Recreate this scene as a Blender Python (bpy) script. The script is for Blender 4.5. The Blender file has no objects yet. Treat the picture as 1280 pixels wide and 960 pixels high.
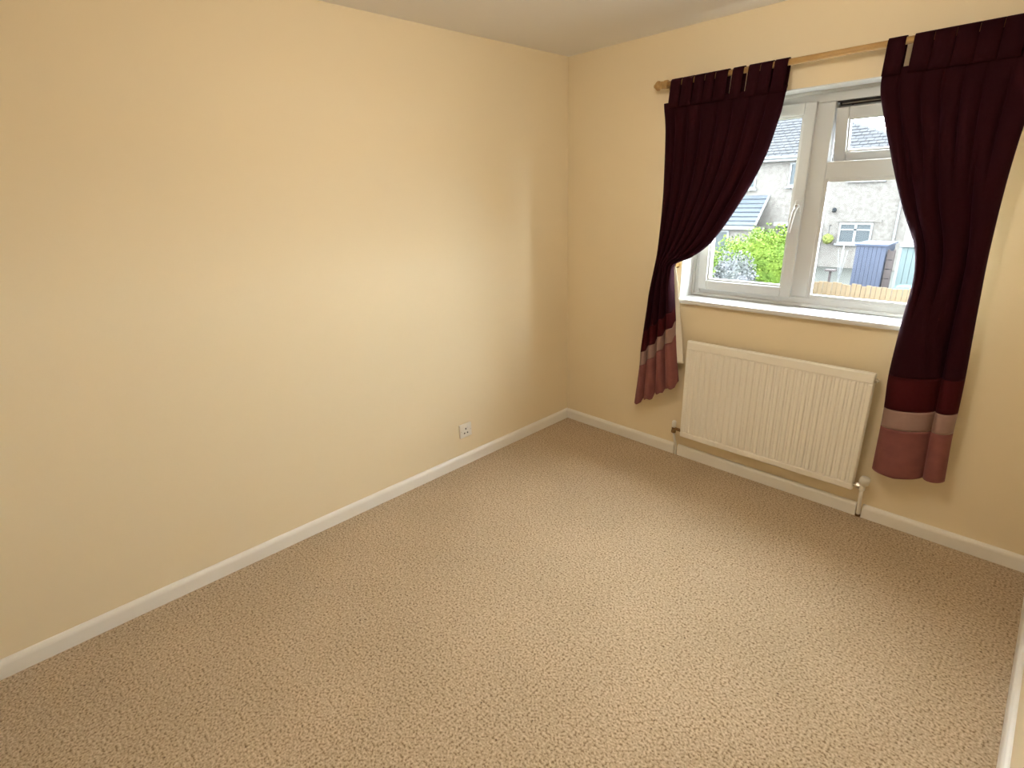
import bpy, bmesh, math, random
from mathutils import Vector, Matrix
random.seed(7)
scene = bpy.context.scene
C = scene.collection
PI = math.pi

# ------------------------------------------------------------------ camera
cam_d = bpy.data.cameras.new('camera')
cam_d.sensor_fit = 'HORIZONTAL'; cam_d.sensor_width = 36.0
cam_d.lens = 36.0 * 662.72 / 1280.0
cam_d.clip_start = 0.02; cam_d.clip_end = 300
cam = bpy.data.objects.new('camera', cam_d); C.objects.link(cam)
_M = Matrix.Rotation(0.8057, 4, 'Z') @ Matrix.Rotation(1.2268, 4, 'X') @ Matrix.Rotation(-0.0337, 4, 'Z')
cam.matrix_world = Matrix.Translation((2.361, -2.8303, 1.5841)) @ _M
scene.camera = cam

# ------------------------------------------------------------------ world: bright overcast sky
world = bpy.data.worlds.new('sky'); scene.world = world
world.use_nodes = True
bg = world.node_tree.nodes['Background']
bg.inputs['Color'].default_value = (0.87, 0.955, 1.04, 1)
bg.inputs['Strength'].default_value = 35.5
FILL_STRENGTH = 62.0  # emission of the added fill globe under the ceiling

# ------------------------------------------------------------------ exposure
vs = scene.view_settings
vs.view_transform = 'Standard'; vs.look = 'None'; vs.gamma = 1.0
vs.use_curve_mapping = False
vs.exposure = 0.12

# ------------------------------------------------------------------ materials
def mat(name, col, rough=0.6, metal=0.0, noise=None, bump=None, spec=0.4, sheen=0.0, sheen_tint=None):
    """noise=(scale, amount, colour2)  bump=(scale, strength, distance)"""
    m = bpy.data.materials.new(name); m.use_nodes = True
    nt = m.node_tree; b = nt.nodes['Principled BSDF']
    b.inputs['Base Color'].default_value = (*col, 1)
    b.inputs['Roughness'].default_value = rough
    b.inputs['Metallic'].default_value = metal
    b.inputs['Specular IOR Level'].default_value = spec
    if sheen:
        b.inputs['Sheen Weight'].default_value = sheen
        b.inputs['Sheen Roughness'].default_value = 0.45
        if sheen_tint: b.inputs['Sheen Tint'].default_value = (*sheen_tint, 1)
    tc = None
    if noise or bump:
        tc = nt.nodes.new('ShaderNodeTexCoord')
    if noise:
        n = nt.nodes.new('ShaderNodeTexNoise'); n.inputs['Scale'].default_value = noise[0]
        n.inputs['Detail'].default_value = 4
        nt.links.new(tc.outputs['Object'], n.inputs['Vector'])
        r = nt.nodes.new('ShaderNodeValToRGB')
        r.color_ramp.elements[0].position = 0.5 - noise[1]; r.color_ramp.elements[1].position = 0.5 + noise[1]
        r.color_ramp.elements[0].color = (*noise[2], 1); r.color_ramp.elements[1].color = (*col, 1)
        nt.links.new(n.outputs['Fac'], r.inputs['Fac'])
        nt.links.new(r.outputs['Color'], b.inputs['Base Color'])
    if bump:
        n2 = nt.nodes.new('ShaderNodeTexNoise'); n2.inputs['Scale'].default_value = bump[0]
        n2.inputs['Detail'].default_value = 3
        nt.links.new(tc.outputs['Object'], n2.inputs['Vector'])
        bp = nt.nodes.new('ShaderNodeBump'); bp.inputs['Strength'].default_value = bump[1]
        bp.inputs['Distance'].default_value = bump[2]
        nt.links.new(n2.outputs['Fac'], bp.inputs['Height'])
        nt.links.new(bp.outputs['Normal'], b.inputs['Normal'])
    return m

def carpet_mat():
    m = bpy.data.materials.new('beige_flecked_carpet'); m.use_nodes = True
    nt = m.node_tree; b = nt.nodes['Principled BSDF']
    b.inputs['Roughness'].default_value = 0.95; b.inputs['Specular IOR Level'].default_value = 0.1
    b.inputs['Sheen Weight'].default_value = 0.15
    tc = nt.nodes.new('ShaderNodeTexCoord')
    def noise(s, d):
        n = nt.nodes.new('ShaderNodeTexNoise'); n.inputs['Scale'].default_value = s; n.inputs['Detail'].default_value = d
        nt.links.new(tc.outputs['Object'], n.inputs['Vector']); return n
    n1 = noise(125, 3); n2 = noise(60, 2); n3 = noise(2.2, 3)
    r1 = nt.nodes.new('ShaderNodeValToRGB')
    e = r1.color_ramp.elements
    e[0].position = 0.33; e[0].color = (0.21, 0.138, 0.070, 1)
    e[1].position = 0.66; e[1].color = (0.63, 0.49, 0.345, 1)
    k = e.new(0.45); k.color = (0.435, 0.325, 0.212, 1)
    nt.links.new(n1.outputs['Fac'], r1.inputs['Fac'])
    # sparse dark flecks
    vo = nt.nodes.new('ShaderNodeTexVoronoi'); vo.inputs['Scale'].default_value = 34
    nt.links.new(tc.outputs['Object'], vo.inputs['Vector'])
    r2 = nt.nodes.new('ShaderNodeValToRGB')
    r2.color_ramp.elements[0].position = 0.07; r2.color_ramp.elements[0].color = (1, 1, 1, 1)
    r2.color_ramp.elements[1].position = 0.16; r2.color_ramp.elements[1].color = (0, 0, 0, 1)
    nt.links.new(vo.outputs['Distance'], r2.inputs['Fac'])
    gt = nt.nodes.new('ShaderNodeMath'); gt.operation = 'GREATER_THAN'; gt.inputs[1].default_value = 0.58
    nt.links.new(n2.outputs['Fac'], gt.inputs[0])
    mu = nt.nodes.new('ShaderNodeMath'); mu.operation = 'MULTIPLY'
    nt.links.new(r2.outputs['Color'], mu.inputs[0]); nt.links.new(gt.outputs[0], mu.inputs[1])
    mx = nt.nodes.new('ShaderNodeMix'); mx.data_type = 'RGBA'
    mx.inputs[7].default_value = (0.12, 0.075, 0.04, 1)
    nt.links.new(mu.outputs[0], mx.inputs[0]); nt.links.new(r1.outputs['Color'], mx.inputs[6])
    # gentle wear variation
    r3 = nt.nodes.new('ShaderNodeValToRGB')
    r3.color_ramp.elements[0].position = 0.3; r3.color_ramp.elements[0].color = (0.90, 0.90, 0.88, 1)
    r3.color_ramp.elements[1].position = 0.7; r3.color_ramp.elements[1].color = (1, 1, 1, 1)
    nt.links.new(n3.outputs['Fac'], r3.inputs['Fac'])
    m2 = nt.nodes.new('ShaderNodeMix'); m2.data_type = 'RGBA'; m2.blend_type = 'MULTIPLY'
    m2.inputs[0].default_value = 1
    nt.links.new(mx.outputs[2], m2.inputs[6]); nt.links.new(r3.outputs['Color'], m2.inputs[7])
    nt.links.new(m2.outputs[2], b.inputs['Base Color'])
    bp = nt.nodes.new('ShaderNodeBump'); bp.inputs['Strength'].default_value = 0.7; bp.inputs['Distance'].default_value = 0.006
    nt.links.new(n1.outputs['Fac'], bp.inputs['Height']); nt.links.new(bp.outputs['Normal'], b.inputs['Normal'])
    return m

def glass_mat():
    m = bpy.data.materials.new('clear_glass'); m.use_nodes = True
    nt = m.node_tree; nt.nodes.remove(nt.nodes['Principled BSDF'])
    out = nt.nodes['Material Output']
    t = nt.nodes.new('ShaderNodeBsdfTransparent'); t.inputs['Color'].default_value = (0.96, 0.98, 0.97, 1)
    g = nt.nodes.new('ShaderNodeBsdfGlossy'); g.inputs['Roughness'].default_value = 0.02
    mx = nt.nodes.new('ShaderNodeMixShader'); mx.inputs[0].default_value = 0.014
    nt.links.new(t.outputs[0], mx.inputs[1]); nt.links.new(g.outputs[0], mx.inputs[2])
    nt.links.new(mx.outputs[0], out.inputs['Surface'])
    return m

def emit_mat(name, col, s):
    m = bpy.data.materials.new(name); m.use_nodes = True
    b = m.node_tree.nodes['Principled BSDF']
    b.inputs['Base Color'].default_value = (0.9, 0.88, 0.82, 1)
    b.inputs['Emission Color'].default_value = (*col, 1); b.inputs['Emission Strength'].default_value = s
    return m

M = dict(
    wall=mat('cream_wall_paint', (0.82, 0.695, 0.485), 0.75, bump=(90, 0.06, 0.002), spec=0.25),
    ceil=mat('white_ceiling_paint', (0.89, 0.86, 0.83), 0.9, bump=(60, 0.10, 0.003), spec=0.2),
    carpet=carpet_mat(),
    gloss=mat('white_gloss_paint', (0.88, 0.85, 0.79), 0.35, spec=0.5, noise=(3, 0.4, (0.85, 0.81, 0.74))),
    upvc=mat('white_upvc', (0.50, 0.495, 0.48), 0.3, spec=0.5),
    sillw=mat('white_sill_paint', (0.72, 0.72, 0.71), 0.3, spec=0.5),
    gasket=mat('black_rubber_gasket', (0.03, 0.025, 0.022), 0.6),
    glass=glass_mat(),
    steel=mat('steel', (0.45, 0.43, 0.40), 0.35, metal=1.0),
    chrome=mat('worn_chrome', (0.55, 0.50, 0.42), 0.3, metal=1.0),
    brass=mat('tarnished_brass', (0.24, 0.15, 0.07), 0.4, metal=0.9),
    rad=mat('cream_white_radiator_enamel', (0.88, 0.84, 0.75), 0.38, spec=0.5),
    plastic=mat('white_plastic', (0.80, 0.76, 0.68), 0.35, spec=0.5),
    slot=mat('dark_socket_slot', (0.05, 0.04, 0.03), 0.6),
    pine=mat('pale_pine', (0.46, 0.285, 0.105), 0.45, noise=(14, 0.3, (0.37, 0.215, 0.072))),
    plum=mat('dark_plum_velvet', (0.017, 0.0018, 0.0042), 0.85, spec=0.08, sheen=0.09, sheen_tint=(0.40, 0.09, 0.25), bump=(400, 0.15, 0.001)),
    maroon=mat('maroon_fabric', (0.040, 0.0035, 0.0052), 0.85, spec=0.10, sheen=0.1, sheen_tint=(0.5, 0.12, 0.15)),
    taupe=mat('taupe_satin_band', (0.27, 0.165, 0.135), 0.45, spec=0.4, noise=(30, 0.3, (0.24, 0.14, 0.115))),
    pink=mat('dusty_pink_velvet', (0.225, 0.080, 0.068), 0.85, spec=0.2, sheen=0.3, sheen_tint=(0.8, 0.4, 0.35), noise=(22, 0.35, (0.165, 0.054, 0.052))),
    lining=mat('cream_curtain_lining', (0.80, 0.74, 0.63), 0.8),
    fillglow=emit_mat('added_fill_glow', (1.0, 0.905, 0.77), FILL_STRENGTH),  # glow of the added globe, fill light from out of view
    white=mat('white_paint', (0.80, 0.78, 0.74), 0.4),
    # outside
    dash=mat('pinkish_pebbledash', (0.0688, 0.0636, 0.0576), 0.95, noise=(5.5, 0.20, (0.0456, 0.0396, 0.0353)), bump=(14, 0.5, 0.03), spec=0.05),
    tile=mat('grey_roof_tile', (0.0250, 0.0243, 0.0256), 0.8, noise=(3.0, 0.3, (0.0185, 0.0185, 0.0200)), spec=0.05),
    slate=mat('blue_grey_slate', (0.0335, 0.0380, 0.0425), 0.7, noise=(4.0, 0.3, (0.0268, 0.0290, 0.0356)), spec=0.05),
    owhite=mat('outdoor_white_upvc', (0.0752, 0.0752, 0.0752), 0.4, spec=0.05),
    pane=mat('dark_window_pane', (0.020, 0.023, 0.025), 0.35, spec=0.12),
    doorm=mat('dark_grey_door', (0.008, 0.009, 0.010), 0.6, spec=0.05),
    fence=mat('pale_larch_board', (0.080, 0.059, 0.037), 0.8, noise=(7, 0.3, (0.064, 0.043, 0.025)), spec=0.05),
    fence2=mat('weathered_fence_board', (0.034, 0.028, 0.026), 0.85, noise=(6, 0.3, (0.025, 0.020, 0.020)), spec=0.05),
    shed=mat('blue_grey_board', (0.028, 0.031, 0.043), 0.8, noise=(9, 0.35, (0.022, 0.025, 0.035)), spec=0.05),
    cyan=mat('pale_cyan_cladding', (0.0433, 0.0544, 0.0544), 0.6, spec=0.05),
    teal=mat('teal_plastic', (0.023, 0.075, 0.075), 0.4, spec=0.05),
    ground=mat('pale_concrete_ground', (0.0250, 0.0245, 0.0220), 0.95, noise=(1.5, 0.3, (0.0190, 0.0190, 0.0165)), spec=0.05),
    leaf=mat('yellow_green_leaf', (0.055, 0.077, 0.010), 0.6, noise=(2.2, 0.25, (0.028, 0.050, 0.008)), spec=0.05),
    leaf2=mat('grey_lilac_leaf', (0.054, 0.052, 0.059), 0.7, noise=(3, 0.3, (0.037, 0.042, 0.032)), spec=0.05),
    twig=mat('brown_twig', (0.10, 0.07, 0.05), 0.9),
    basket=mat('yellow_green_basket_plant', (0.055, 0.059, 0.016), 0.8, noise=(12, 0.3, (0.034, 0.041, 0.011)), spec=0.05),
    brick=mat('outer_render', (0.3, 0.27, 0.24), 0.95),
)

# ------------------------------------------------------------------ mesh helpers
def obj(name, bm, m, parent=None, smooth=False, loc=None):
    me = bpy.data.meshes.new(name); bm.normal_update(); bm.to_mesh(me); bm.free()
    if m is not None: me.materials.append(m)
    if smooth:
        for p in me.polygons: p.use_smooth = True
    o = bpy.data.objects.new(name, me); C.objects.link(o)
    if parent: o.parent = parent
    if loc: o.location = loc
    return o

def box(bm, x0, x1, y0, y1, z0, z1, bev=0.0):
    b2 = bmesh.new() if bev else bm
    v = [b2.verts.new(p) for p in ((x0,y0,z0),(x1,y0,z0),(x1,y1,z0),(x0,y1,z0),(x0,y0,z1),(x1,y0,z1),(x1,y1,z1),(x0,y1,z1))]
    for f in ((3,2,1,0),(4,5,6,7),(0,1,5,4),(1,2,6,5),(2,3,7,6),(3,0,4,7)):
        b2.faces.new([v[i] for i in f])
    if bev:
        bmesh.ops.bevel(b2, geom=list(b2.edges), offset=bev, segments=2, profile=0.6, affect='EDGES')
        me = bpy.data.meshes.new('tmp'); b2.to_mesh(me); b2.free(); bm.from_mesh(me); bpy.data.meshes.remove(me)
    return bm

def bx(*a, bev=0.0): return box(bmesh.new(), *a, bev=bev)

def tube(bm, pts, r, n=12, cap=True):
    pts = [Vector(p) for p in pts]; rings = []
    rr = r if isinstance(r, (list, tuple)) else [r]*len(pts)
    up = None
    for i, p in enumerate(pts):
        d = (pts[min(i+1, len(pts)-1)] - pts[max(i-1, 0)]).normalized()
        if up is None: up = d.orthogonal().normalized()
        a = (up - d*up.dot(d)).normalized(); up = a; b = d.cross(a)
        rings.append([bm.verts.new(p + (a*math.cos(2*PI*k/n) + b*math.sin(2*PI*k/n))*rr[i]) for k in range(n)])
    for i in range(len(rings)-1):
        for k in range(n):
            bm.faces.new((rings[i][k], rings[i][(k+1)%n], rings[i+1][(k+1)%n], rings[i+1][k]))
    if cap:
        bm.faces.new(rings[0][::-1]); bm.faces.new(rings[-1])
    return bm

def lathe(bm, prof, origin, axis, n=20):
    """prof = [(distance along axis, radius)]"""
    o = Vector(origin); a = Vector(axis).normalized()
    return tube(bm, [o + a*d for d, _ in prof], [max(r, 1e-4) for _, r in prof], n)

def frame_rect(bm, x0, x1, z0, z1, w, y0, y1, bev=0.004):
    """picture-frame of four mitre-free members in the xz plane"""
    box(bm, x0, x0+w, y0, y1, z0, z1, bev); box(bm, x1-w, x1, y0, y1, z0, z1, bev)
    box(bm, x0+w, x1-w, y0, y1, z0, z0+w, bev); box(bm, x0+w, x1-w, y0, y1, z1-w, z1, bev)
    return bm

def empty(name, loc=(0,0,0), label=None, cat=None, group=None, kind=None):
    o = bpy.data.objects.new(name, None); C.objects.link(o); o.location = loc; o.empty_display_size = 0.1
    return tag(o, label, cat, group, kind)

def tag(o, label=None, cat=None, group=None, kind=None):
    if label: o['label'] = label
    if cat: o['category'] = cat
    if group: o['group'] = group
    if kind: o['kind'] = kind
    return o

def struct(name, bm, m, label, cat=None, smooth=False):
    return tag(obj(name, bm, m, smooth=smooth), label, cat or name.split('_')[0], None, 'structure')

# ------------------------------------------------------------------ room shell
W, D, H = 2.56, -3.45, 2.35
WX0, WX1, WZ0, WZ1 = 0.84, 2.02, 0.985, 1.992       # window opening
struct('floor', bx(-0.15, W+0.15, D-0.15, 0.3, -0.12, 0.0), M['carpet'], 'beige flecked carpet covering the whole bedroom floor', 'floor')
struct('ceiling', bx(-0.15, W+0.15, D-0.15, 0.3, H, H+0.15), M['ceil'], 'plain off-white painted ceiling above the cream walls', 'ceiling')
struct('wall_left', bx(-0.15, 0.0, D, 0.0, 0.0, H), M['wall'], 'long bare cream wall with a single socket low down', 'wall')
struct('wall_right', bx(W, W+0.15, D, 0.0, 0.0, H), M['wall'], 'cream wall at the right edge, above a white skirting board', 'wall')
struct('wall_back', bx(-0.15, W+0.15, D-0.15, D, 0.0, H), M['wall'], 'cream wall behind the viewer, holding the bedroom door', 'wall')
bm = bmesh.new()
box(bm, -0.15, WX0, 0, 0.3, 0, H); box(bm, WX1, W+0.15, 0, 0.3, 0, H)
box(bm, WX0, WX1, 0, 0.3, 0, WZ0-0.025); box(bm, WX0, WX1, 0, 0.3, WZ1, H)
bmesh.ops.remove_doubles(bm, verts=bm.verts, dist=1e-5)
struct('wall_window', bm, M['wall'], 'cream wall with the window, curtains and radiator', 'wall')

def skirting(name, p0, p1, nrm, label, gaps=()):
    """moulded skirting board, 70 mm high, 20 mm thick, running p0 -> p1"""
    root = empty(name, (p0[0], p0[1], 0), label, 'baseboard', None, 'structure')
    p0 = Vector((*p0, 0)); p1 = Vector((*p1, 0)); nrm = Vector((*nrm, 0)); L = (p1-p0).length; d = (p1-p0)/L
    prof = [(0, 0), (0.018, 0), (0.018, 0.052), (0.016, 0.060), (0.011, 0.067), (0.005, 0.070), (0, 0.070)]
    cuts = [0.0] + [g for pr in gaps for g in pr] + [L]
    for a, b in zip(cuts[0::2], cuts[1::2]):
        bm = bmesh.new()
        r0 = [bm.verts.new(d*a + nrm*q + Vector((0, 0, z))) for q, z in prof]
        r1 = [bm.verts.new(d*b + nrm*q + Vector((0, 0, z))) for q, z in prof]
        n = len(prof)
        for i in range(n): bm.faces.new((r0[i], r0[(i+1)%n], r1[(i+1)%n], r1[i]))
        bm.faces.new(r0[::-1]); bm.faces.new(r1)
        bmesh.ops.recalc_face_normals(bm, faces=bm.faces)
        obj('skirting_length', bm, M['gloss'], root)
    return root
skirting('baseboard_left', (0, D), (0, 0), (1, 0), 'long white skirting board along the foot of the left wall')
skirting('baseboard_window', (0.018, 0), (W-0.018, 0), (0, -1), 'white skirting board under the radiator, split where its pipes drop',
         gaps=((0.868, 0.894), (1.880, 0.026+1.880)))
skirting('baseboard_right', (W, 0), (W, D), (-1, 0), 'white skirting board at the right edge of the carpet')

# door in the wall behind the viewer
d1 = empty('door_1', (0.75, D, 0), 'white panelled bedroom door behind the viewer', 'door', None, 'structure')
obj('door_leaf', bx(-0.38, 0.38, 0.005, 0.045, 0.01, 1.98, bev=0.003), M['gloss'], d1)
for sx in (-0.19, 0.19):
    for z0, z1 in ((0.2, 0.9), (1.05, 1.85)):
        obj('door_panel', bx(sx-0.13, sx+0.13, 0.045, 0.052, z0, z1, bev=0.003), M['gloss'], d1)
bm = bmesh.new(); box(bm, -0.45, -0.385, 0, 0.055, 0, 2.05, 0.004); box(bm, 0.385, 0.45, 0, 0.055, 0, 2.05, 0.004); box(bm, -0.45, 0.45, 0, 0.055, 1.985, 2.05, 0.004)
obj('door_frame', bm, M['gloss'], d1)
bm = tube(bmesh.new(), [(0.32, 0.045, 1.0), (0.32, 0.09, 1.0), (0.22, 0.095, 1.0)], 0.009)
obj('door_handle', bm, M['chrome'], d1)

# ------------------------------------------------------------------ window
win = empty('window_1', (WX0, 0.14, WZ0), 'white double-glazed window with an open top fanlight between plum curtains', 'window', None, 'structure')
inv = Matrix.Translation((-WX0, -0.14, -WZ0))
def wobj(name, bm, m, parent=win, smooth=False):
    bm.transform(inv); return obj(name, bm, m, parent, smooth)
F0, F1 = 0.14, 0.205     # frame depth range
OX0, OX1, OZ0, OZ1 = WX0+0.05, WX1-0.05, WZ0+0.05, WZ1-0.055
MX0, MX1, TZ0, TZ1 = 1.388, 1.471, 1.605, 1.680
bm = bmesh.new()
box(bm, WX0, OX0, F0, F1, WZ0, WZ1, 0.005); box(bm, OX1, WX1, F0, F1, WZ0, WZ1, 0.005)
box(bm, OX0, OX1, F0, F1, WZ0, OZ0, 0.005); box(bm, OX0, OX1, F0, F1, OZ1, WZ1, 0.005)
wobj('outer_frame', bm, M['upvc'])
wobj('mullion', bx(MX0, MX1, F0, F1, OZ0, OZ1, bev=0.005), M['upvc'])
wobj('transom', bx(MX1, OX1, F0, F1, TZ0, TZ1, bev=0.005), M['upvc'])
# raised inner lip mouldings of the frame
bm = bmesh.new()
frame_rect(bm, WX0+0.002, WX1-0.002, WZ0+0.002, WZ1-0.002, 0.016, 0.128, 0.142, 0.003)
wobj('frame_trim', bm, M['upvc'])
# casement (left, closed)
cs = empty('casement_sash', (0, 0, 0)); cs.parent = win
bm = frame_rect(bmesh.new(), OX0-0.008, MX0+0.008, OZ0-0.008, OZ1+0.008, 0.052, 0.122, 0.195, 0.006)
wobj('sash_frame', bm, M['upvc'], cs)
bm = frame_rect(bmesh.new(), OX0+0.040, MX0-0.040, OZ0+0.040, OZ1-0.040, 0.014, 0.134, 0.160, 0.004)
wobj('glazing_bead', bm, M['upvc'], cs)
wobj('glass_pane', bx(OX0+0.044, MX0-0.044, 0.160, 0.180, OZ0+0.044, OZ1-0.044), M['glass'], cs)
bm = bmesh.new()
box(bm, 1.366, 1.392, 0.106, 0.122, 1.452, 1.512, 0.004)
lathe(bm, [(0, 0.010), (0.022, 0.010), (0.026, 0.008)], (1.379, 0.110, 1.482), (0, -1, 0), 14)
tube(bm, [(1.379, 0.092, 1.482), (1.374, 0.082, 1.455), (1.368, 0.080, 1.41), (1.362, 0.084, 1.358)], [0.009, 0.0085, 0.0075, 0.006], 10)
wobj('window_handle', bm, M['upvc'], cs, True)
bm = lathe(bmesh.new(), [(0, 0.005), (0.004, 0.0045)], (1.379, 0.086, 1.486), (0, -1, 0), 12)
wobj('handle_lock', bm, M['steel'], cs)
# fixed light (right, below)
fx = empty('fixed_light', (0, 0, 0)); fx.parent = win
bm = frame_rect(bmesh.new(), MX1-0.004, OX1+0.004, OZ0-0.004, TZ0+0.004, 0.020, 0.146, 0.172, 0.004)
wobj('glazing_bead', bm, M['upvc'], fx)
wobj('glass_pane', bx(MX1+0.010, OX1-0.010, 0.172, 0.192, OZ0+0.010, TZ0-0.010), M['glass'], fx)
# fanlight (top hung, pushed open)
hz, hy = OZ1-0.022, 0.172
fl = empty('fanlight_sash', (1.72-WX0, hy-0.14, hz-WZ0)); fl.parent = win
fl.rotation_euler = (math.radians(15), 0, 0)
hw = (OX1-MX1)/2 - 0.004; cxf = (OX1+MX1)/2; fh = hz-TZ1+0.012
fl.location.x = cxf-WX0
obj('sash_frame', frame_rect(bmesh.new(), -hw, hw, -fh, 0, 0.052, -0.03, 0.035, 0.006), M['upvc'], fl)
obj('glazing_bead', frame_rect(bmesh.new(), -hw+0.046, hw-0.046, -fh+0.046, -0.046, 0.013, -0.020, 0.004, 0.004), M['upvc'], fl)
obj('glass_pane', bx(-hw+0.050, hw-0.050, 0.004, 0.022, -fh+0.050, -0.050), M['glass'], fl)
bm = bmesh.new(); box(bm, MX1+0.001, OX1-0.001, 0.150, 0.2, OZ1-0.004, OZ1+0.001, 0.001)
box(bm, MX1+0.001, OX1-0.001, 0.188, 0.202, OZ1-0.03, OZ1, 0.001)
wobj('rubber_gasket', bm, M['gasket'])
bm = tube(bmesh.new(), [(MX1+0.006, 0.165, OZ1-0.012), (MX1+0.006, 0.19, OZ1-0.06), (MX1+0.007, 0.215, OZ1-0.11)], 0.0045, 8)
tube(bm, [(MX1+0.02, 0.160, OZ1-0.012), (OX1-0.05, 0.172, OZ1-0.010)], 0.003, 8)
wobj('friction_stay', bm, M['steel'])
# plaster reveal trims, white
bm = bmesh.new()
box(bm, WX0, WX0+0.004, 0.001, 0.14, WZ0, WZ1); box(bm, WX1-0.004, WX1, 0.001, 0.14, WZ0, WZ1); box(bm, WX0, WX1, 0.001, 0.14, WZ1-0.004, WZ1)
wobj('reveal_lining', bm, M['sillw'])
# sill board with rounded nose and small horns
bm = bx(WX0-0.022, WX1+0.022, -0.032, 0.0, WZ0-0.024, WZ0+0.001, bev=0.007)
box(bm, WX0, WX1, -0.01, 0.142, WZ0-0.024, WZ0)
wobj('sill_board', bm, M['sillw'])
wobj('outer_sill', bx(WX0, WX1, 0.2, 0.36, WZ0-0.04, WZ0-0.005), M['upvc'])

# ------------------------------------------------------------------ curtain pole
RY, RZ, RR = -0.082, 2.090, 0.0135
cp = empty('curtain_pole', (1.43, 0, RZ), 'pale pine curtain pole with turned finials above the window', 'curtain pole')
def pobj(name, bm, m, parent=cp, smooth=True):
    bm.transform(Matrix.Translation((-1.43, 0, -RZ))); return obj(name, bm, m, parent, smooth)
pobj('pole', tube(bmesh.new(), [(0.70, RY, RZ), (2.22, RY, RZ)], RR, 16), M['pine'])
fin = [(0, RR), (0.002, 0.018), (0.010, 0.018), (0.012, 0.013), (0.016, 0.012), (0.018, 0.019), (0.024, 0.023), (0.032, 0.023), (0.040, 0.017), (0.046, 0.010), (0.050, 0.009), (0.054, 0.003)]
pobj('finial', lathe(bmesh.new(), fin, (0.705, RY, RZ), (-1, 0, 0)), M['pine'])
pobj('finial', lathe(bmesh.new(), fin, (2.215, RY, RZ), (1, 0, 0)), M['pine'])
for x in (0.722, 2.198):
    bm = lathe(bmesh.new(), [(0, 0.026), (0.012, 0.026), (0.018, 0.014), (0.062, 0.013), (0.066, 0.019)], (x, 0, RZ), (0, -1, 0))
    lathe(bm, [(-0.010, 0.0165), (-0.009, 0.0205), (0.009, 0.0205), (0.010, 0.0165)], (x, RY, RZ), (1, 0, 0))
    pobj('bracket', bm, M['pine'])

# ------------------------------------------------------------------ curtains
def cr(nodes, v):
    """Catmull-Rom through (v, x, z) nodes"""
    n = len(nodes); i = 0
    while i < n-2 and v > nodes[i+1][0]: i += 1
    a, b = nodes[i], nodes[i+1]; h = b[0]-a[0]; t = (v-a[0])/h
    out = []
    for k in (1, 2):
        def slope(j):
            if j == 0: return (nodes[1][k]-nodes[0][k])/(nodes[1][0]-nodes[0][0])
            if j == n-1: return (nodes[-1][k]-nodes[-2][k])/(nodes[-1][0]-nodes[-2][0])
            return (nodes[j+1][k]-nodes[j-1][k])/(nodes[j+1][0]-nodes[j-1][0])
        m0, m1 = slope(i)*h, slope(i+1)*h
        out.append((2*t**3-3*t*t+1)*a[k] + (t**3-2*t*t+t)*m0 + (-2*t**3+3*t*t)*b[k] + (t**3-t*t)*m1)
    return out
def sm(a, b, t):
    t = max(0.0, min(1.0, (t-a)/(b-a))); return t*t*(3-2*t)
def arcs(u, cuts):
    """rounded pleats separated by sharp creases at the cut positions; returns 0..1"""
    for a, b in zip(cuts, cuts[1:]):
        if u <= b or b == cuts[-1]:
            t = (u-a)/(b-a)*2-1; t = max(-1, min(1, t))
            return math.sqrt(max(0.0, 1-t*t*0.97))
    return 0

def sheet(name, fn, u0, u1, nu, v0, v1, nv, m, parent, thick, org):
    bm = bmesh.new(); g = []
    for j in range(nv+1):
        v = v0+(v1-v0)*j/nv
        g.append([bm.verts.new(Vector(fn(u0+(u1-u0)*i/nu, v))-Vector(org)) for i in range(nu+1)])
    for j in range(nv):
        for i in range(nu):
            bm.faces.new((g[j][i], g[j+1][i], g[j+1][i+1], g[j][i+1]))
    o = obj(name, bm, m, parent, True)
    s = o.modifiers.new('thickness', 'SOLIDIFY'); s.thickness = thick; s.offset = -1
    return o

def tab(x0, x1, parent, org, zb=1.975, lean=0.0):
    r = 0.0175; th = 0.003; path = []
    path.append((RY-0.026, zb)); path.append((RY-0.024, zb+0.03)); path.append((RY-0.0195, RZ-0.03))
    for k in range(9):
        a = PI + PI*k/8*-1
        path.append((RY+r*math.cos(a), RZ+r*math.sin(a)))
    path.append((RY+0.0185, RZ-0.03)); path.append((RY+0.014, zb))
    bm = bmesh.new(); rows = []
    for (y, z) in path:
        k = (z-zb)/(RZ-zb)
        rows.append([bm.verts.new(Vector((x+lean*(k-1)*-1, y, z))-Vector(org)) for x in (x0, (x0+x1)/2, x1)])
    for a, b in zip(rows, rows[1:]):
        for i in range(2): bm.faces.new((a[i], b[i], b[i+1], a[i+1]))
    o = obj('hanging_tab', bm, M['plum'], parent, True)
    s = o.modifiers.new('thickness', 'SOLIDIFY'); s.thickness = th; s.offset = 0

YC = -0.066
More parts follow.
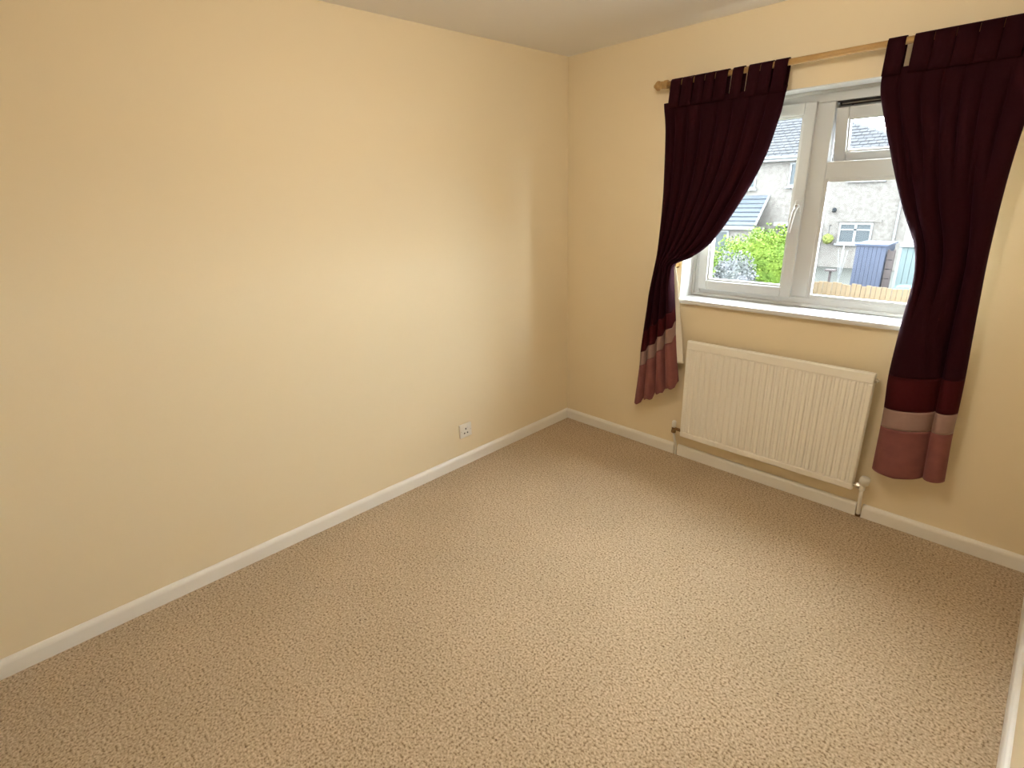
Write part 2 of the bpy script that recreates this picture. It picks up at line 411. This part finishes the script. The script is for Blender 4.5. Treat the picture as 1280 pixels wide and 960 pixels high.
# --- left curtain, swept back to a wall knob
Lc_L = [(0,.722,2.0),(.2,.737,1.72),(.4,.742,1.43),(.55,.731,1.19),(.68,.712,.95),(.78,.692,.79),(.87,.672,.654),(.915,.667,.567),(1,.640,.310)]
Lc_R = [(0,1.335,2.0),(.12,1.300,1.85),(.2,1.262,1.71),(.3,1.180,1.535),(.42,1.040,1.318),(.50,.925,1.225),(.55,.838,1.185),(.61,.836,1.12),(.68,.846,1.04),(.78,.858,.945),(.87,.868,.868),(.915,.874,.785),(1,.915,.505)]
cutsT = [0,.10,.21,.33,.47,.60,.73,.87,1.0]
cutsB = [0,.22,.50,.73,1.0]
def left_fn(u, v):
    a, b = cr(Lc_L, v), cr(Lc_R, v)
    w = sm(.50, .66, v)
    # bunch the pleats towards the tie
    uz = u
    for c0, c1 in zip(cutsB, cutsB[1:]):            # hem steps from pleat to pleat in the hanging tail
        if c0 <= u <= c1:
            t = (u-c0)/(c1-c0); uz = c0+(c1-c0)*(0.35*t+0.65*sm(.86, 1.0, t)); break
    uz = u+(uz-u)*sm(.62, .80, v)
    x = a[0]+(b[0]-a[0])*u; z = a[1]+(b[1]-a[1])*uz
    top = sm(0.0, 0.10, v)
    amp1 = (0.007+0.026*top)*(1-0.35*sm(.35,.55,v))
    d1 = arcs(u, cutsT)*amp1 + 0.006*math.sin(9*u+5*v)*top
    d2 = arcs(u, cutsB)*0.050 + 0.022*(1-u)
    d = d1*(1-w)+d2*w
    # front bundle stands proud of the swept cloth near the tie
    d += 0.020*sm(.30,.55,v)*(1-u)*(1-sm(.72,.95,v))
    z += 0.004*math.sin(40*u)*(v > .97)
    y = -0.092*(1-top)+(-0.062)*top - d
    y -= 0.010*(1-abs(2*v-1.1))*0
    return (x, y, z)
orgL = (1.02, -0.09, 2.0)
cl = empty('curtain', orgL, 'plum tab-top curtain swept back to a knob beside the wall corner', 'curtain', 'pair of plum tab-top curtains')
sheet('drape', left_fn, 0, 1, 160, 0, .78, 110, M['plum'], cl, 0.003, orgL)
sheet('maroon_panel', left_fn, 0, 1, 120, .78, .87, 14, M['maroon'], cl, 0.0034, orgL)
sheet('taupe_band', left_fn, 0, 1, 120, .87, .915, 8, M['taupe'], cl, 0.0042, orgL)
sheet('pink_hem', left_fn, 0, 1, 120, .915, 1, 16, M['pink'], cl, 0.0036, orgL)
# cream lining turning out beyond the tail's free edge
def lining_fn(u, v):
    t = (v-.56)/(.97-.56)
    x0 = .78+.02*t; x1 = .832+.101*t**0.85
    x = x0+(x1-x0)*u; z = 1.165-.555*t+.01*u
    return (x, -0.058-0.018*math.sin(PI*u*0.9)*t, z)
sheet('lining', lining_fn, 0, 1, 24, .56, .97, 40, M['lining'], cl, 0.002, orgL)
def back_fn(u, v):
    p = left_fn(u, v); return (p[0], max(p[1]+0.012, -0.092+0.004) if v > .1 else p[1]+0.010, p[2])
sheet('back_lining', back_fn, 0.01, .985, 80, 0.02, .54, 60, M['lining'], cl, 0.001, orgL)
for x0, x1 in ((.758,.815),(.822,.880),(.888,.940),(.944,.992),(.997,1.056),(1.078,1.130),(1.152,1.205),(1.208,1.259),(1.268,1.325)):
    tab(x0, x1, cl, orgL, lean=-0.004)

# --- right curtain, hanging more freely
Rc_L = [(0,1.690,2.0),(.08,1.695,1.90),(.2,1.768,1.675),(.31,1.842,1.48),(.40,1.912,1.325),(.46,1.935,1.21),(.57,1.926,1.02),(.70,1.921,.775),(.80,1.930,.620),(.86,1.933,.530),(1,1.936,.297)]
Rc_R = [(0,2.175,2.0),(.2,2.152,1.68),(.40,2.152,1.36),(.57,2.168,1.03),(.70,2.182,.805),(.80,2.188,.657),(.86,2.190,.565),(1,2.205,.328)]
cutsT2 = [0,.13,.28,.42,.55,.68,.83,1.0]
cutsM2 = [0,.16,.40,.72,1.0]
cutsB2 = [0,.71,1.0]
def right_fn(u, v):
    a, b = cr(Rc_L, v), cr(Rc_R, v)
    x = a[0]+(b[0]-a[0])*u; z = a[1]+(b[1]-a[1])*u
    top = sm(0.0, 0.12, v); w1 = sm(.12,.34,v); w2 = sm(.40,.60,v)
    d1 = arcs(u, cutsT2)*(0.007+0.022*top)
    d2 = arcs(u, cutsM2)*0.045
    d3 = arcs(u, cutsB2)*(0.065 if u < .71 else 0.050)
    d = (d1*(1-w1)+d2*w1)*(1-w2)+d3*w2
    c = 0.62*(1-v/.42)
    d += 0.026*sm(c-.05, c+.07, u)*sm(.03, .16, v)*(1-sm(.42, .60, v)) - 0.010*(1-w2)*top
    z += 0.010*abs(2*min(u/.71, 1)-1)*sm(.9,1,v)
    y = -0.092*(1-top)+(-0.062)*top - d
    return (x, y, z)
orgR = (1.93, -0.09, 2.0)
cr_ = empty('curtain', orgR, 'plum tab-top curtain hanging long past the right end of the radiator', 'curtain', 'pair of plum tab-top curtains')
sheet('drape', right_fn, 0, 1, 160, 0, .70, 110, M['plum'], cr_, 0.003, orgR)
sheet('maroon_panel', right_fn, 0, 1, 120, .70, .80, 14, M['maroon'], cr_, 0.0034, orgR)
sheet('taupe_band', right_fn, 0, 1, 120, .80, .86, 8, M['taupe'], cr_, 0.0042, orgR)
sheet('pink_hem', right_fn, 0, 1, 120, .86, 1, 18, M['pink'], cr_, 0.0036, orgR)
def back_fn2(u, v):
    p = right_fn(u, v); return (p[0], max(p[1]+0.012, -0.088) if v > .1 else p[1]+0.010, p[2])
sheet('back_lining', back_fn2, 0.015, .985, 80, 0.02, .94, 80, M['lining'], cr_, 0.001, orgR)
for x0, x1 in ((1.692,1.752),(1.778,1.840),(1.842,1.905),(1.907,1.970),(1.972,2.035),(2.037,2.100),(2.104,2.168)):
    tab(x0, x1, cr_, orgR)

# tieback knob on the wall
kb = empty('tieback_knob', (0.815, 0, 1.172), 'small pine tieback knob on the wall beside the swept curtain', 'knob')
obj('stem', lathe(bmesh.new(), [(0, 0.016), (0.006, 0.016), (0.009, 0.008), (0.04, 0.008)], (0, 0, 0), (0, -1, 0)), M['pine'], kb, True)
obj('knob_head', lathe(bmesh.new(), [(0.038, 0.008), (0.040, 0.018), (0.047, 0.021), (0.053, 0.016), (0.056, 0.004)], (0, 0, 0), (0, -1, 0)), M['pine'], kb, True)

# ------------------------------------------------------------------ radiator
X0, X1, Z0, Z1 = 0.955, 1.875, 0.165, 0.765
YF, YB = -0.086, -0.060
rad = empty('radiator', (1.415, 0, 0.165), 'cream white ribbed panel radiator under the window sill', 'radiator')
rinv = Matrix.Translation((-1.415, 0, -0.165))
def robj(name, bm, m, parent=rad, smooth=False):
    bm.transform(rinv); return obj(name, bm, m, parent, smooth)
nrib = 27; pitch = (X1-X0-0.024)/nrib
xs = [X0, X0+0.004, X0+0.011]; xd = [0, 0, 0]
for i in range(nrib):
    a = X0+0.012+i*pitch
    for t, d in ((0.22, 0), (0.36, 1), (0.62, 1), (0.78, 0)):
        xs.append(a+t*pitch); xd.append(d)
xs += [X1-0.011, X1-0.004, X1]; xd += [0, 0, 0]
zs = [(Z0, 0, 0.005), (Z0+0.005, 0, 0), (Z0+0.030, 0, 0), (Z0+0.036, 0.55, 0), (Z0+0.042, 1, 0), (Z1-0.056, 1, 0), (Z1-0.050, 0.55, 0), (Z1-0.044, 0, 0), (Z1-0.006, 0, 0), (Z1, 0, 0.006)]
bm = bmesh.new(); g = []
for z, k, inset in zs:
    row = []
    for i, (x, d) in enumerate(zip(xs, xd)):
        e = 0.004 if i in (0, len(xs)-1) else 0
        row.append(bm.verts.new((x, YF + 0.007*k*d + (0.0035 if k == 0.55 else 0) + inset + e, z)))
    g.append(row)
for j in range(len(g)-1):
    for i in range(len(xs)-1): bm.faces.new((g[j][i], g[j][i+1], g[j+1][i+1], g[j+1][i]))
loop = g[0] + [r[-1] for r in g[1:]] + g[-1][-2::-1] + [r[0] for r in g[-2:0:-1]]
back = [bm.verts.new((v.co.x, YB, v.co.z)) for v in loop]
n = len(loop)
for i in range(n): bm.faces.new((loop[(i+1)%n], loop[i], back[i], back[(i+1)%n]))
bm.faces.new(back)
bmesh.ops.recalc_face_normals(bm, faces=bm.faces)
robj('front_panel', bm, M['rad'])
for x in (1.12, 1.71):
    bm = bx(x-0.015, x+0.015, -0.061, -0.002, Z0+0.08, Z1-0.06, bev=0.002)
    robj('wall_bracket', bm, M['rad'])
robj('end_seam', bx(X1-0.009, X1+0.002, YB-0.002, YB+0.006, Z0+0.01, Z1-0.008, bev=0.0015), M['rad'])
robj('bleed_plug', lathe(bmesh.new(), [(0, 0.010), (0.010, 0.010), (0.011, 0.006), (0.016, 0.006)], (X1, -0.066, Z1-0.035), (1, 0, 0), 10), M['chrome'])
# left lockshield valve
vy = -0.062
lv = empty('lockshield_valve', (0, 0, 0)); lv.parent = rad
robj('valve_cap', lathe(bmesh.new(), [(0, 0.012), (0.02, 0.013), (0.038, 0.012), (0.043, 0.006)], (0.902, vy, 0.205), (0, 0, 1)), M['plastic'], lv, True)
bm = lathe(bmesh.new(), [(0, 0.010), (0.004, 0.015), (0.018, 0.015), (0.022, 0.010), (0.026, 0.013), (0.038, 0.013)], (0.902, vy, 0.166), (0, 0, 1), 8)
tube(bm, [(0.902, vy, 0.195), (0.955, vy, 0.195)], 0.010, 8)
robj('valve_body', bm, M['brass'], lv)
robj('pipe', tube(bmesh.new(), [(0.900, vy+0.004, 0.17), (0.899, vy+0.03, 0.10), (0.899, -0.012, 0.04), (0.899, -0.012, -0.02)], 0.0075, 10), M['gloss'], lv, True)
# right wheelhead valve
rv = empty('wheelhead_valve', (0, 0, 0)); rv.parent = rad
robj('wheel_head', lathe(bmesh.new(), [(0, 0.012), (0.004, 0.021), (0.022, 0.023), (0.036, 0.021), (0.042, 0.012)], (1.915, vy, 0.205), (0.15, -0.2, 1)), M['plastic'], rv, True)
bm = tube(bmesh.new(), [(1.875, vy, 0.190), (1.888, vy, 0.190)], 0.009, 8)
tube(bm, [(1.888, vy, 0.190), (1.902, vy, 0.190)], 0.015, 6)
robj('union_nut', bm, M['chrome'], rv)
bm = lathe(bmesh.new(), [(0, 0.010), (0.006, 0.013), (0.034, 0.013), (0.040, 0.010)], (1.913, vy, 0.168), (0, 0, 1), 10)
robj('valve_body', bm, M['rad'], rv, True)
robj('pipe', tube(bmesh.new(), [(1.913, vy, 0.175), (1.912, vy+0.01, 0.12), (1.911, -0.030, 0.07), (1.911, -0.012, 0.03), (1.911, -0.012, -0.02)], 0.0085, 10), M['gloss'], rv, True)
robj('floor_collar', lathe(bmesh.new(), [(0, 0.011), (0.012, 0.011)], (1.911, -0.012, 0.0), (0, 0, 1), 12), M['brass'], rv)

# ------------------------------------------------------------------ wall socket
so = empty('wall_socket', (0, -0.980, 0.225), 'single white switched socket low on the left wall', 'socket')
obj('face_plate', bx(0, 0.011, -0.046, 0.046, -0.044, 0.044, bev=0.004), M['plastic'], so)
obj('switch_rocker', bx(0.010, 0.0145, 0.012, 0.030, 0.012, 0.032, bev=0.001), M['white'], so)
for y0, y1, z0, z1 in ((-0.004, 0.004, 0.006, 0.017), (-0.016, -0.007, -0.020, -0.012), (0.007, 0.016, -0.020, -0.012)):
    obj('pin_hole', bx(0.0105, 0.0116, y0, y1, z0, z1), M['slot'], so)
for y in (-0.036, 0.036):
    bm = lathe(bmesh.new(), [(0.0105, 0.003), (0.0118, 0.003)], (0, y, 0), (1, 0, 0), 10); obj('screw', bm, M['chrome'], so)

# ------------------------------------------------------------------ added fill globe, out of view above the frame, brightens the room
pl = empty('added_fill_lamp', (1.50, -1.60, H), 'unseen glowing globe added below the ceiling as fill light for the room', 'lamp')
obj('fill_mount', lathe(bmesh.new(), [(0, 0.065), (0.018, 0.062), (0.03, 0.030), (0.06, 0.028)], (0, 0, 0), (0, 0, -1)), M['white'], pl, True)
bm = bmesh.new(); bmesh.ops.create_uvsphere(bm, u_segments=24, v_segments=14, radius=0.10)
bm.transform(Matrix.Translation((0, 0, -0.145)))
obj('fill_globe', bm, M['fillglow'], pl, True)

# ================================================================== OUTSIDE
GZ = -2.45
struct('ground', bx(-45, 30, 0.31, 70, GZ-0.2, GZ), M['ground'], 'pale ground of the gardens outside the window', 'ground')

# ---- house opposite
HY = 28.0
hs = empty('house', (-8.0, HY, GZ), 'pebbledashed house with grey hipped tile roof seen across the gardens', 'house')
hinv = Matrix.Translation((8.0, -HY, -GZ))
def hobj(name, bm, m, parent=hs, smooth=False):
    bm.transform(hinv); return obj(name, bm, m, parent, smooth)
HX0, HX1 = -22.0, -3.1
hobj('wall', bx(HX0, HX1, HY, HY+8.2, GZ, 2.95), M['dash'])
EY, EZ, RYh, RZh = HY-0.35, 2.93, 32.0, 5.95
HIP = -10.6; EX = -2.75
bm = bmesh.new()
a = [bm.verts.new(p) for p in ((HX0, EY, EZ), (EX, EY, EZ), (HIP, RYh, RZh), (HX0, RYh, RZh), (EX, 36.4, EZ), (HX0, 36.4, EZ))]
for f in ((0,1,2,3), (1,4,2), (2,4,5,3), (0,3,5), (0,5,4,1)): bm.faces.new([a[i] for i in f])
bmesh.ops.recalc_face_normals(bm, faces=bm.faces)
roof = hobj('roof', bm, M['tile'])
# tiles of the front slope: real overlapping courses, too many to list singly
bm = bmesh.new(); sl = math.hypot(RYh-EY, RZh-EZ); ny, nz = (RYh-EY)/sl, (RZh-EZ)/sl
rows = 20; ch = sl/rows
for r in range(rows):
    t0 = r*ch; t1 = t0+ch*1.15
    xr = EX+(HIP-EX)*min(1, (t0+ch*0.5)/sl)
    x = -16.0 + (0.17 if r % 2 else 0)
    while x < xr-0.02:
        xe = min(x+0.31, xr); j = random.uniform(-.012, .012)
        for (ta, tb, up0, up1) in ((t0, t1, 0.045+j*.7, 0.012),):
            P = [(x, EY+ny*ta-nz*up0, EZ+nz*ta+ny*up0), (xe, EY+ny*ta-nz*up0, EZ+nz*ta+ny*up0), (xe, EY+ny*tb-nz*up1, EZ+nz*tb+ny*up1), (x, EY+ny*tb-nz*up1, EZ+nz*tb+ny*up1)]
            Q = [(x, EY+ny*ta, EZ+nz*ta), (xe, EY+ny*ta, EZ+nz*ta)]
            v = [bm.verts.new(q) for q in P]; w = [bm.verts.new(q) for q in Q]
            bm.faces.new(v); bm.faces.new((w[0], w[1], v[1], v[0]))
            bm.faces.new((v[0], v[3], w[0])); bm.faces.new((v[1], w[1], v[2]))
        x += 0.335
rt = hobj('roof_tiles', bm, M['tile']); rt['kind'] = 'stuff'
hobj('fascia', bx(HX0, EX, EY-0.02, EY+0.04, EZ-0.20, EZ-0.02), M['owhite'])
hobj('gutter', tube(bmesh.new(), [(HX0, EY-0.07, EZ-0.03), (EX+0.05, EY-0.07, EZ-0.03)], 0.06, 8), M['owhite'])
hobj('downpipe', tube(bmesh.new(), [(-3.5, HY-0.06, 2.8), (-3.5, HY-0.06, GZ)], 0.05, 8), M['owhite'])
hobj('downpipe', tube(bmesh.new(), [(-6.72, HY-0.06, -0.3), (-6.70, HY-0.06, GZ)], 0.11, 8), M['owhite'])
def hwin(x0, x1, z0, z1, split=1, top=False):
    f = empty('window', (0, 0, 0)); f.parent = hs
    bm = frame_rect(bmesh.new(), x0, x1, z0, z1, 0.09, HY-0.06, HY+0.02, 0)
    for k in range(1, split):
        xm = x0+(x1-x0)*k/split; box(bm, xm-0.06, xm+0.06, HY-0.05, HY+0.02, z0+0.09, z1-0.09)
    if top: box(bm, x0+0.09, x1-0.09, HY-0.05, HY+0.02, z1-0.36, z1-0.29)
    hobj('window_frame', bm, M['owhite'], f)
    for k in range(split):
        xa = x0+(x1-x0)*k/split+0.06; xb = x0+(x1-x0)*(k+1)/split-0.06
        hobj('pane', bx(xa, xb, HY-0.02, HY-0.01, z0+0.05, z1-0.05), M['pane'], f)
    hobj('window_sill', bx(x0-0.1, x1+0.1, HY-0.14, HY+0.02, z0-0.09, z0), M['owhite'], f)
hwin(-11.5, -10.22, 1.43, 2.66); hwin(-8.56, -7.30, 1.50, 2.64, 2); hwin(-5.75, -4.33, 1.68, 2.66, 2)
hwin(-5.86, -4.42, -1.26, -0.27, 2, True)
hobj('lintel', bx(-6.0, -4.1, HY-0.05, HY+0.01, -0.22, -0.13), M['dash'])
dr = empty('front_door', (0, 0, 0)); dr.parent = hs
hobj('door_leaf', bx(-8.45, -7.55, HY-0.04, HY+0.02, GZ, -0.5), M['doorm'], dr)
bm = bmesh.new(); box(bm, -8.60, -8.45, HY-0.07, HY+0.02, GZ, -0.42); box(bm, -7.55, -7.45, HY-0.07, HY+0.02, GZ, -0.42)
hobj('door_frame', bm, M['owhite'], dr)
hobj('door_canopy', bx(-8.85, -7.3, HY-0.5, HY, -0.45, -0.27), M['owhite'], dr)
hobj('wall_light', lathe(bmesh.new(), [(0, 0.05), (0.05, 0.09), (0.16, 0.10), (0.22, 0.03)], (-6.18, HY-0.1, 0.22), (0, 0, 1), 10), M['doorm'])
# lean-to porch with slate courses
pr = empty('porch', (0, 0, 0)); pr.parent = hs
hobj('porch_wall', bx(-14.5, -9.55, 26.75, HY, GZ, -0.50), M['dash'], pr)
rows = 7
for r in range(rows):
    t0, t1 = r/rows, (r+1.12)/rows
    y0, y1 = 26.55+1.45*t0, 26.55+1.45*t1; z0, z1 = -0.42+1.50*t0, -0.42+1.50*t1
    bm = bmesh.new()
    v = [bm.verts.new(p) for p in ((-14.6, y0-0.05, z0+0.07), (-9.45, y0-0.05, z0+0.07), (-9.45, y1, z1), (-14.6, y1, z1), (-14.6, y0, z0-0.02), (-9.45, y0, z0-0.02), (-9.45, y1, z1-0.08), (-14.6, y1, z1-0.08))]
    for f in ((0,1,2,3), (4,5,1,0), (1,5,6,2), (4,0,3,7), (7,6,5,4), (3,2,6,7)): bm.faces.new([v[i] for i in f])
    hobj('slate_course', bm, M['slate'], pr)
hobj('porch_fascia', bx(-14.6, -9.45, 26.50, 26.58, -0.60, -0.42), M['owhite'], pr)
hobj('verge_board', tube(bmesh.new(), [(-9.43, 26.5, -0.42), (-9.43, 28.0, 1.10)], 0.06, 6), M['owhite'], pr)
hobj('porch_window', frame_rect(bmesh.new(), -12.0, -10.85, -1.9, -0.66, 0.10, 26.68, 26.76, 0), M['owhite'], pr)
hobj('porch_pane', bx(-11.9, -10.95, 26.72, 26.74, -1.8, -0.76), M['pane'], pr)

# ---- hanging basket
hb = empty('hanging_basket', (-6.22, 27.72, -1.04), 'yellow-green hanging basket on the pebbledash wall beside the window', 'basket')
bm = bmesh.new(); bmesh.ops.create_icosphere(bm, subdivisions=3, radius=0.25)
for v in bm.verts: v.co *= 1+random.uniform(-.14, .10)
obj('plant', bm, M['basket'], hb)
obj('bracket', tube(bmesh.new(), [(0, 0.26, 0.62), (0, 0, 0.66), (0, 0, 0.2)], 0.015, 6), M['doorm'], hb)

# ---- low larch fence at the foot of the view, board by board
fe = empty('board_fence', (-1.7, 14.0, GZ), 'low pale timber board fence at the bottom of the right pane', 'fence')
x = -3.3; k = 0
proto = None
while x < 1.0:
    if proto is None:
        proto = bx(-0.055, 0.055, -0.012, 0.012, 0, 1.40, bev=0.004); o = obj('fence_board', proto, M['fence'], fe); base = o
    else:
        o = base.copy(); C.objects.link(o); o.parent = fe
    o.location = (x+1.7, 0.014*(k % 2), random.uniform(-.03, .03)); x += 0.118; k += 1
for z in (0.35, 1.1): obj('rail', bx(-1.6, 2.7, 0.03, 0.07, z, z+0.08), M['fence'], fe)

# ---- blue-grey shed panel
sp = empty('garden_shed', (-1.95, 17.0, GZ), 'blue-grey boarded garden shed standing behind the timber fence', 'shed')
obj('body', bx(-0.40, 0.40, 0, 1.2, 0, 2.16), M['shed'], sp)
for i in range(7):
    obj('cladding_board', bx(-0.40+i*0.115, -0.40+i*0.115+0.108, -0.02, 0, 0, 2.16, bev=0.003), M['shed'], sp)
obj('roof_edge', bx(-0.44, 0.44, -0.06, 1.26, 2.16, 2.21), M['shed'], sp)
# ---- weathered fence panel
wf = empty('weathered_fence', (-1.42, 17.1, GZ), 'dark weathered fence panel between the blue-grey shed and cyan outhouse', 'fence')
for i in range(7):
    obj('fence_slat', bx(-0.10, 0.10, 0, 0.025, 0.05+i*0.285, 0.05+i*0.285+0.265, bev=0.004), M['fence2'], wf)
for x in (-0.10, 0.05): obj('post', bx(x, x+0.05, 0.026, 0.07, 0, 2.06), M['fence2'], wf)
# ---- pale cyan outhouse
oh = empty('outhouse', (-0.12, 17.2, GZ), 'pale cyan clad outhouse at the right edge of the view', 'outhouse')
obj('body', bx(-1.05, 1.6, 0, 2.4, 0, 2.15), M['cyan'], oh)
for i in range(18):
    obj('cladding_board', bx(-1.05+i*0.148, -1.05+i*0.148+0.138, -0.02, 0, 0, 2.15, bev=0.004), M['cyan'], oh)
obj('roof_edge', bx(-1.12, 1.7, -0.08, 2.5, 2.15, 2.25), M['owhite'], oh)
obj('corner_post', bx(-1.13, -1.05, -0.03, 0.05, 0, 2.15), M['owhite'], oh)
# ---- teal tub
tt = empty('garden_tub', (-0.62, 15.6, GZ), 'teal round plastic garden tub in front of the cyan outhouse', 'tub')
obj('tub_body', lathe(bmesh.new(), [(0, 0.22), (0.05, 0.24), (1.08, 0.28), (1.12, 0.30)], (0, 0, 0), (0, 0, 1)), M['teal'], tt, True)
obj('lid', lathe(bmesh.new(), [(1.12, 0.31), (1.16, 0.30), (1.24, 0.20), (1.27, 0.05)], (0, 0, 0), (0, 0, 1)), M['teal'], tt, True)
# ---- bird table and folded rotary dryer
bt = empty('bird_table', (-2.70, 16.0, GZ), 'small dark bird table on a post behind the timber fence', 'bird table')
obj('post', bx(-0.03, 0.03, -0.03, 0.03, 0, 1.45), M['fence2'], bt)
obj('tray', bx(-0.14, 0.14, -0.12, 0.12, 1.45, 1.50, bev=0.004), M['fence2'], bt)
obj('foot', bx(-0.18, 0.18, -0.05, 0.05, 0, 0.06), M['fence2'], bt)
rd = empty('rotary_dryer', (-2.55, 16.4, GZ), 'folded white rotary clothes dryer beside the blue-grey shed', 'clothes dryer')
obj('mast', tube(bmesh.new(), [(0, 0, 0), (0, 0, 2.2)], 0.02, 8), M['owhite'], rd)
for k in range(4):
    a = k*PI/2+0.5
    obj('arm', tube(bmesh.new(), [(0.02*math.cos(a), 0.02*math.sin(a), 1.2), (0.13*math.cos(a), 0.13*math.sin(a), 2.05)], 0.012, 6), M['owhite'], rd)

# ---- shrubs: a rough inner mass plus thousands of leaf blades
def shrub(name, label, loc, rx, ry, rz, nleaf, m, leaf=0.07, lean=0.0, tilt=0.0):
    r = empty(name, loc, label, name)
    bm = bmesh.new()
    def surf(th, ph, k):
        q = 1+0.10*math.sin(5*th+1)*math.sin(4*ph)+0.07*math.sin(11*th)*math.cos(7*ph)
        s = math.sin(ph)**0.7; zz = math.cos(ph)
        return Vector((rx*k*q*s*math.cos(th)+lean*zz, ry*k*q*s*math.sin(th), rz*(1+zz*k*q)/2*(1+tilt*s*math.cos(th)-tilt*0.5)))
    nseg, nr = 22, 12; g = []
    for j in range(nr+1):
        ph = 0.02+(PI-0.04)*j/nr
        g.append([bm.verts.new(surf(2*PI*i/nseg, ph, 0.9)) for i in range(nseg)])
    for j in range(nr):
        for i in range(nseg): bm.faces.new((g[j][i], g[j+1][i], g[j+1][(i+1)%nseg], g[j][(i+1)%nseg]))
    obj('inner_mass', bm, m, r, True)
    bm = bmesh.new()
    for _ in range(nleaf):
        th = random.uniform(0, 2*PI); ph = math.acos(random.uniform(-0.9, 1))
        c = surf(th, ph, random.uniform(.86, 1.08))
        d = Vector((random.gauss(0, 1), random.gauss(0, 1), random.gauss(0, 1)+.3)).normalized()
        e = d.orthogonal().normalized(); e.rotate(Matrix.Rotation(random.uniform(0, 6.28), 3, d))
        s = leaf*random.uniform(.6, 1.3)
        bm.faces.new([bm.verts.new(p) for p in (c, c+d*s*.5+e*s*.3, c+d*s, c+d*s*.5-e*s*.3)])
    lf = obj('leaves', bm, m, r); lf['kind'] = 'stuff'
    bm = bmesh.new()
    for k in range(5): tube(bm, [(0, 0, -0.0), (random.uniform(-.3, .3)*rx, random.uniform(-.3, .3)*ry, rz*.5)], [0.03, 0.012], 6)
    obj('stems', bm, M['twig'], r)
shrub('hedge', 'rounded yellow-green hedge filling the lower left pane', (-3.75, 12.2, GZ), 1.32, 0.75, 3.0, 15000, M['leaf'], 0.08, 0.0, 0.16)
shrub('shrub', 'grey-lilac twiggy shrub growing in front of the yellow-green hedge', (-3.30, 10.35, GZ), 0.55, 0.42, 2.40, 6000, M['leaf2'], 0.075)
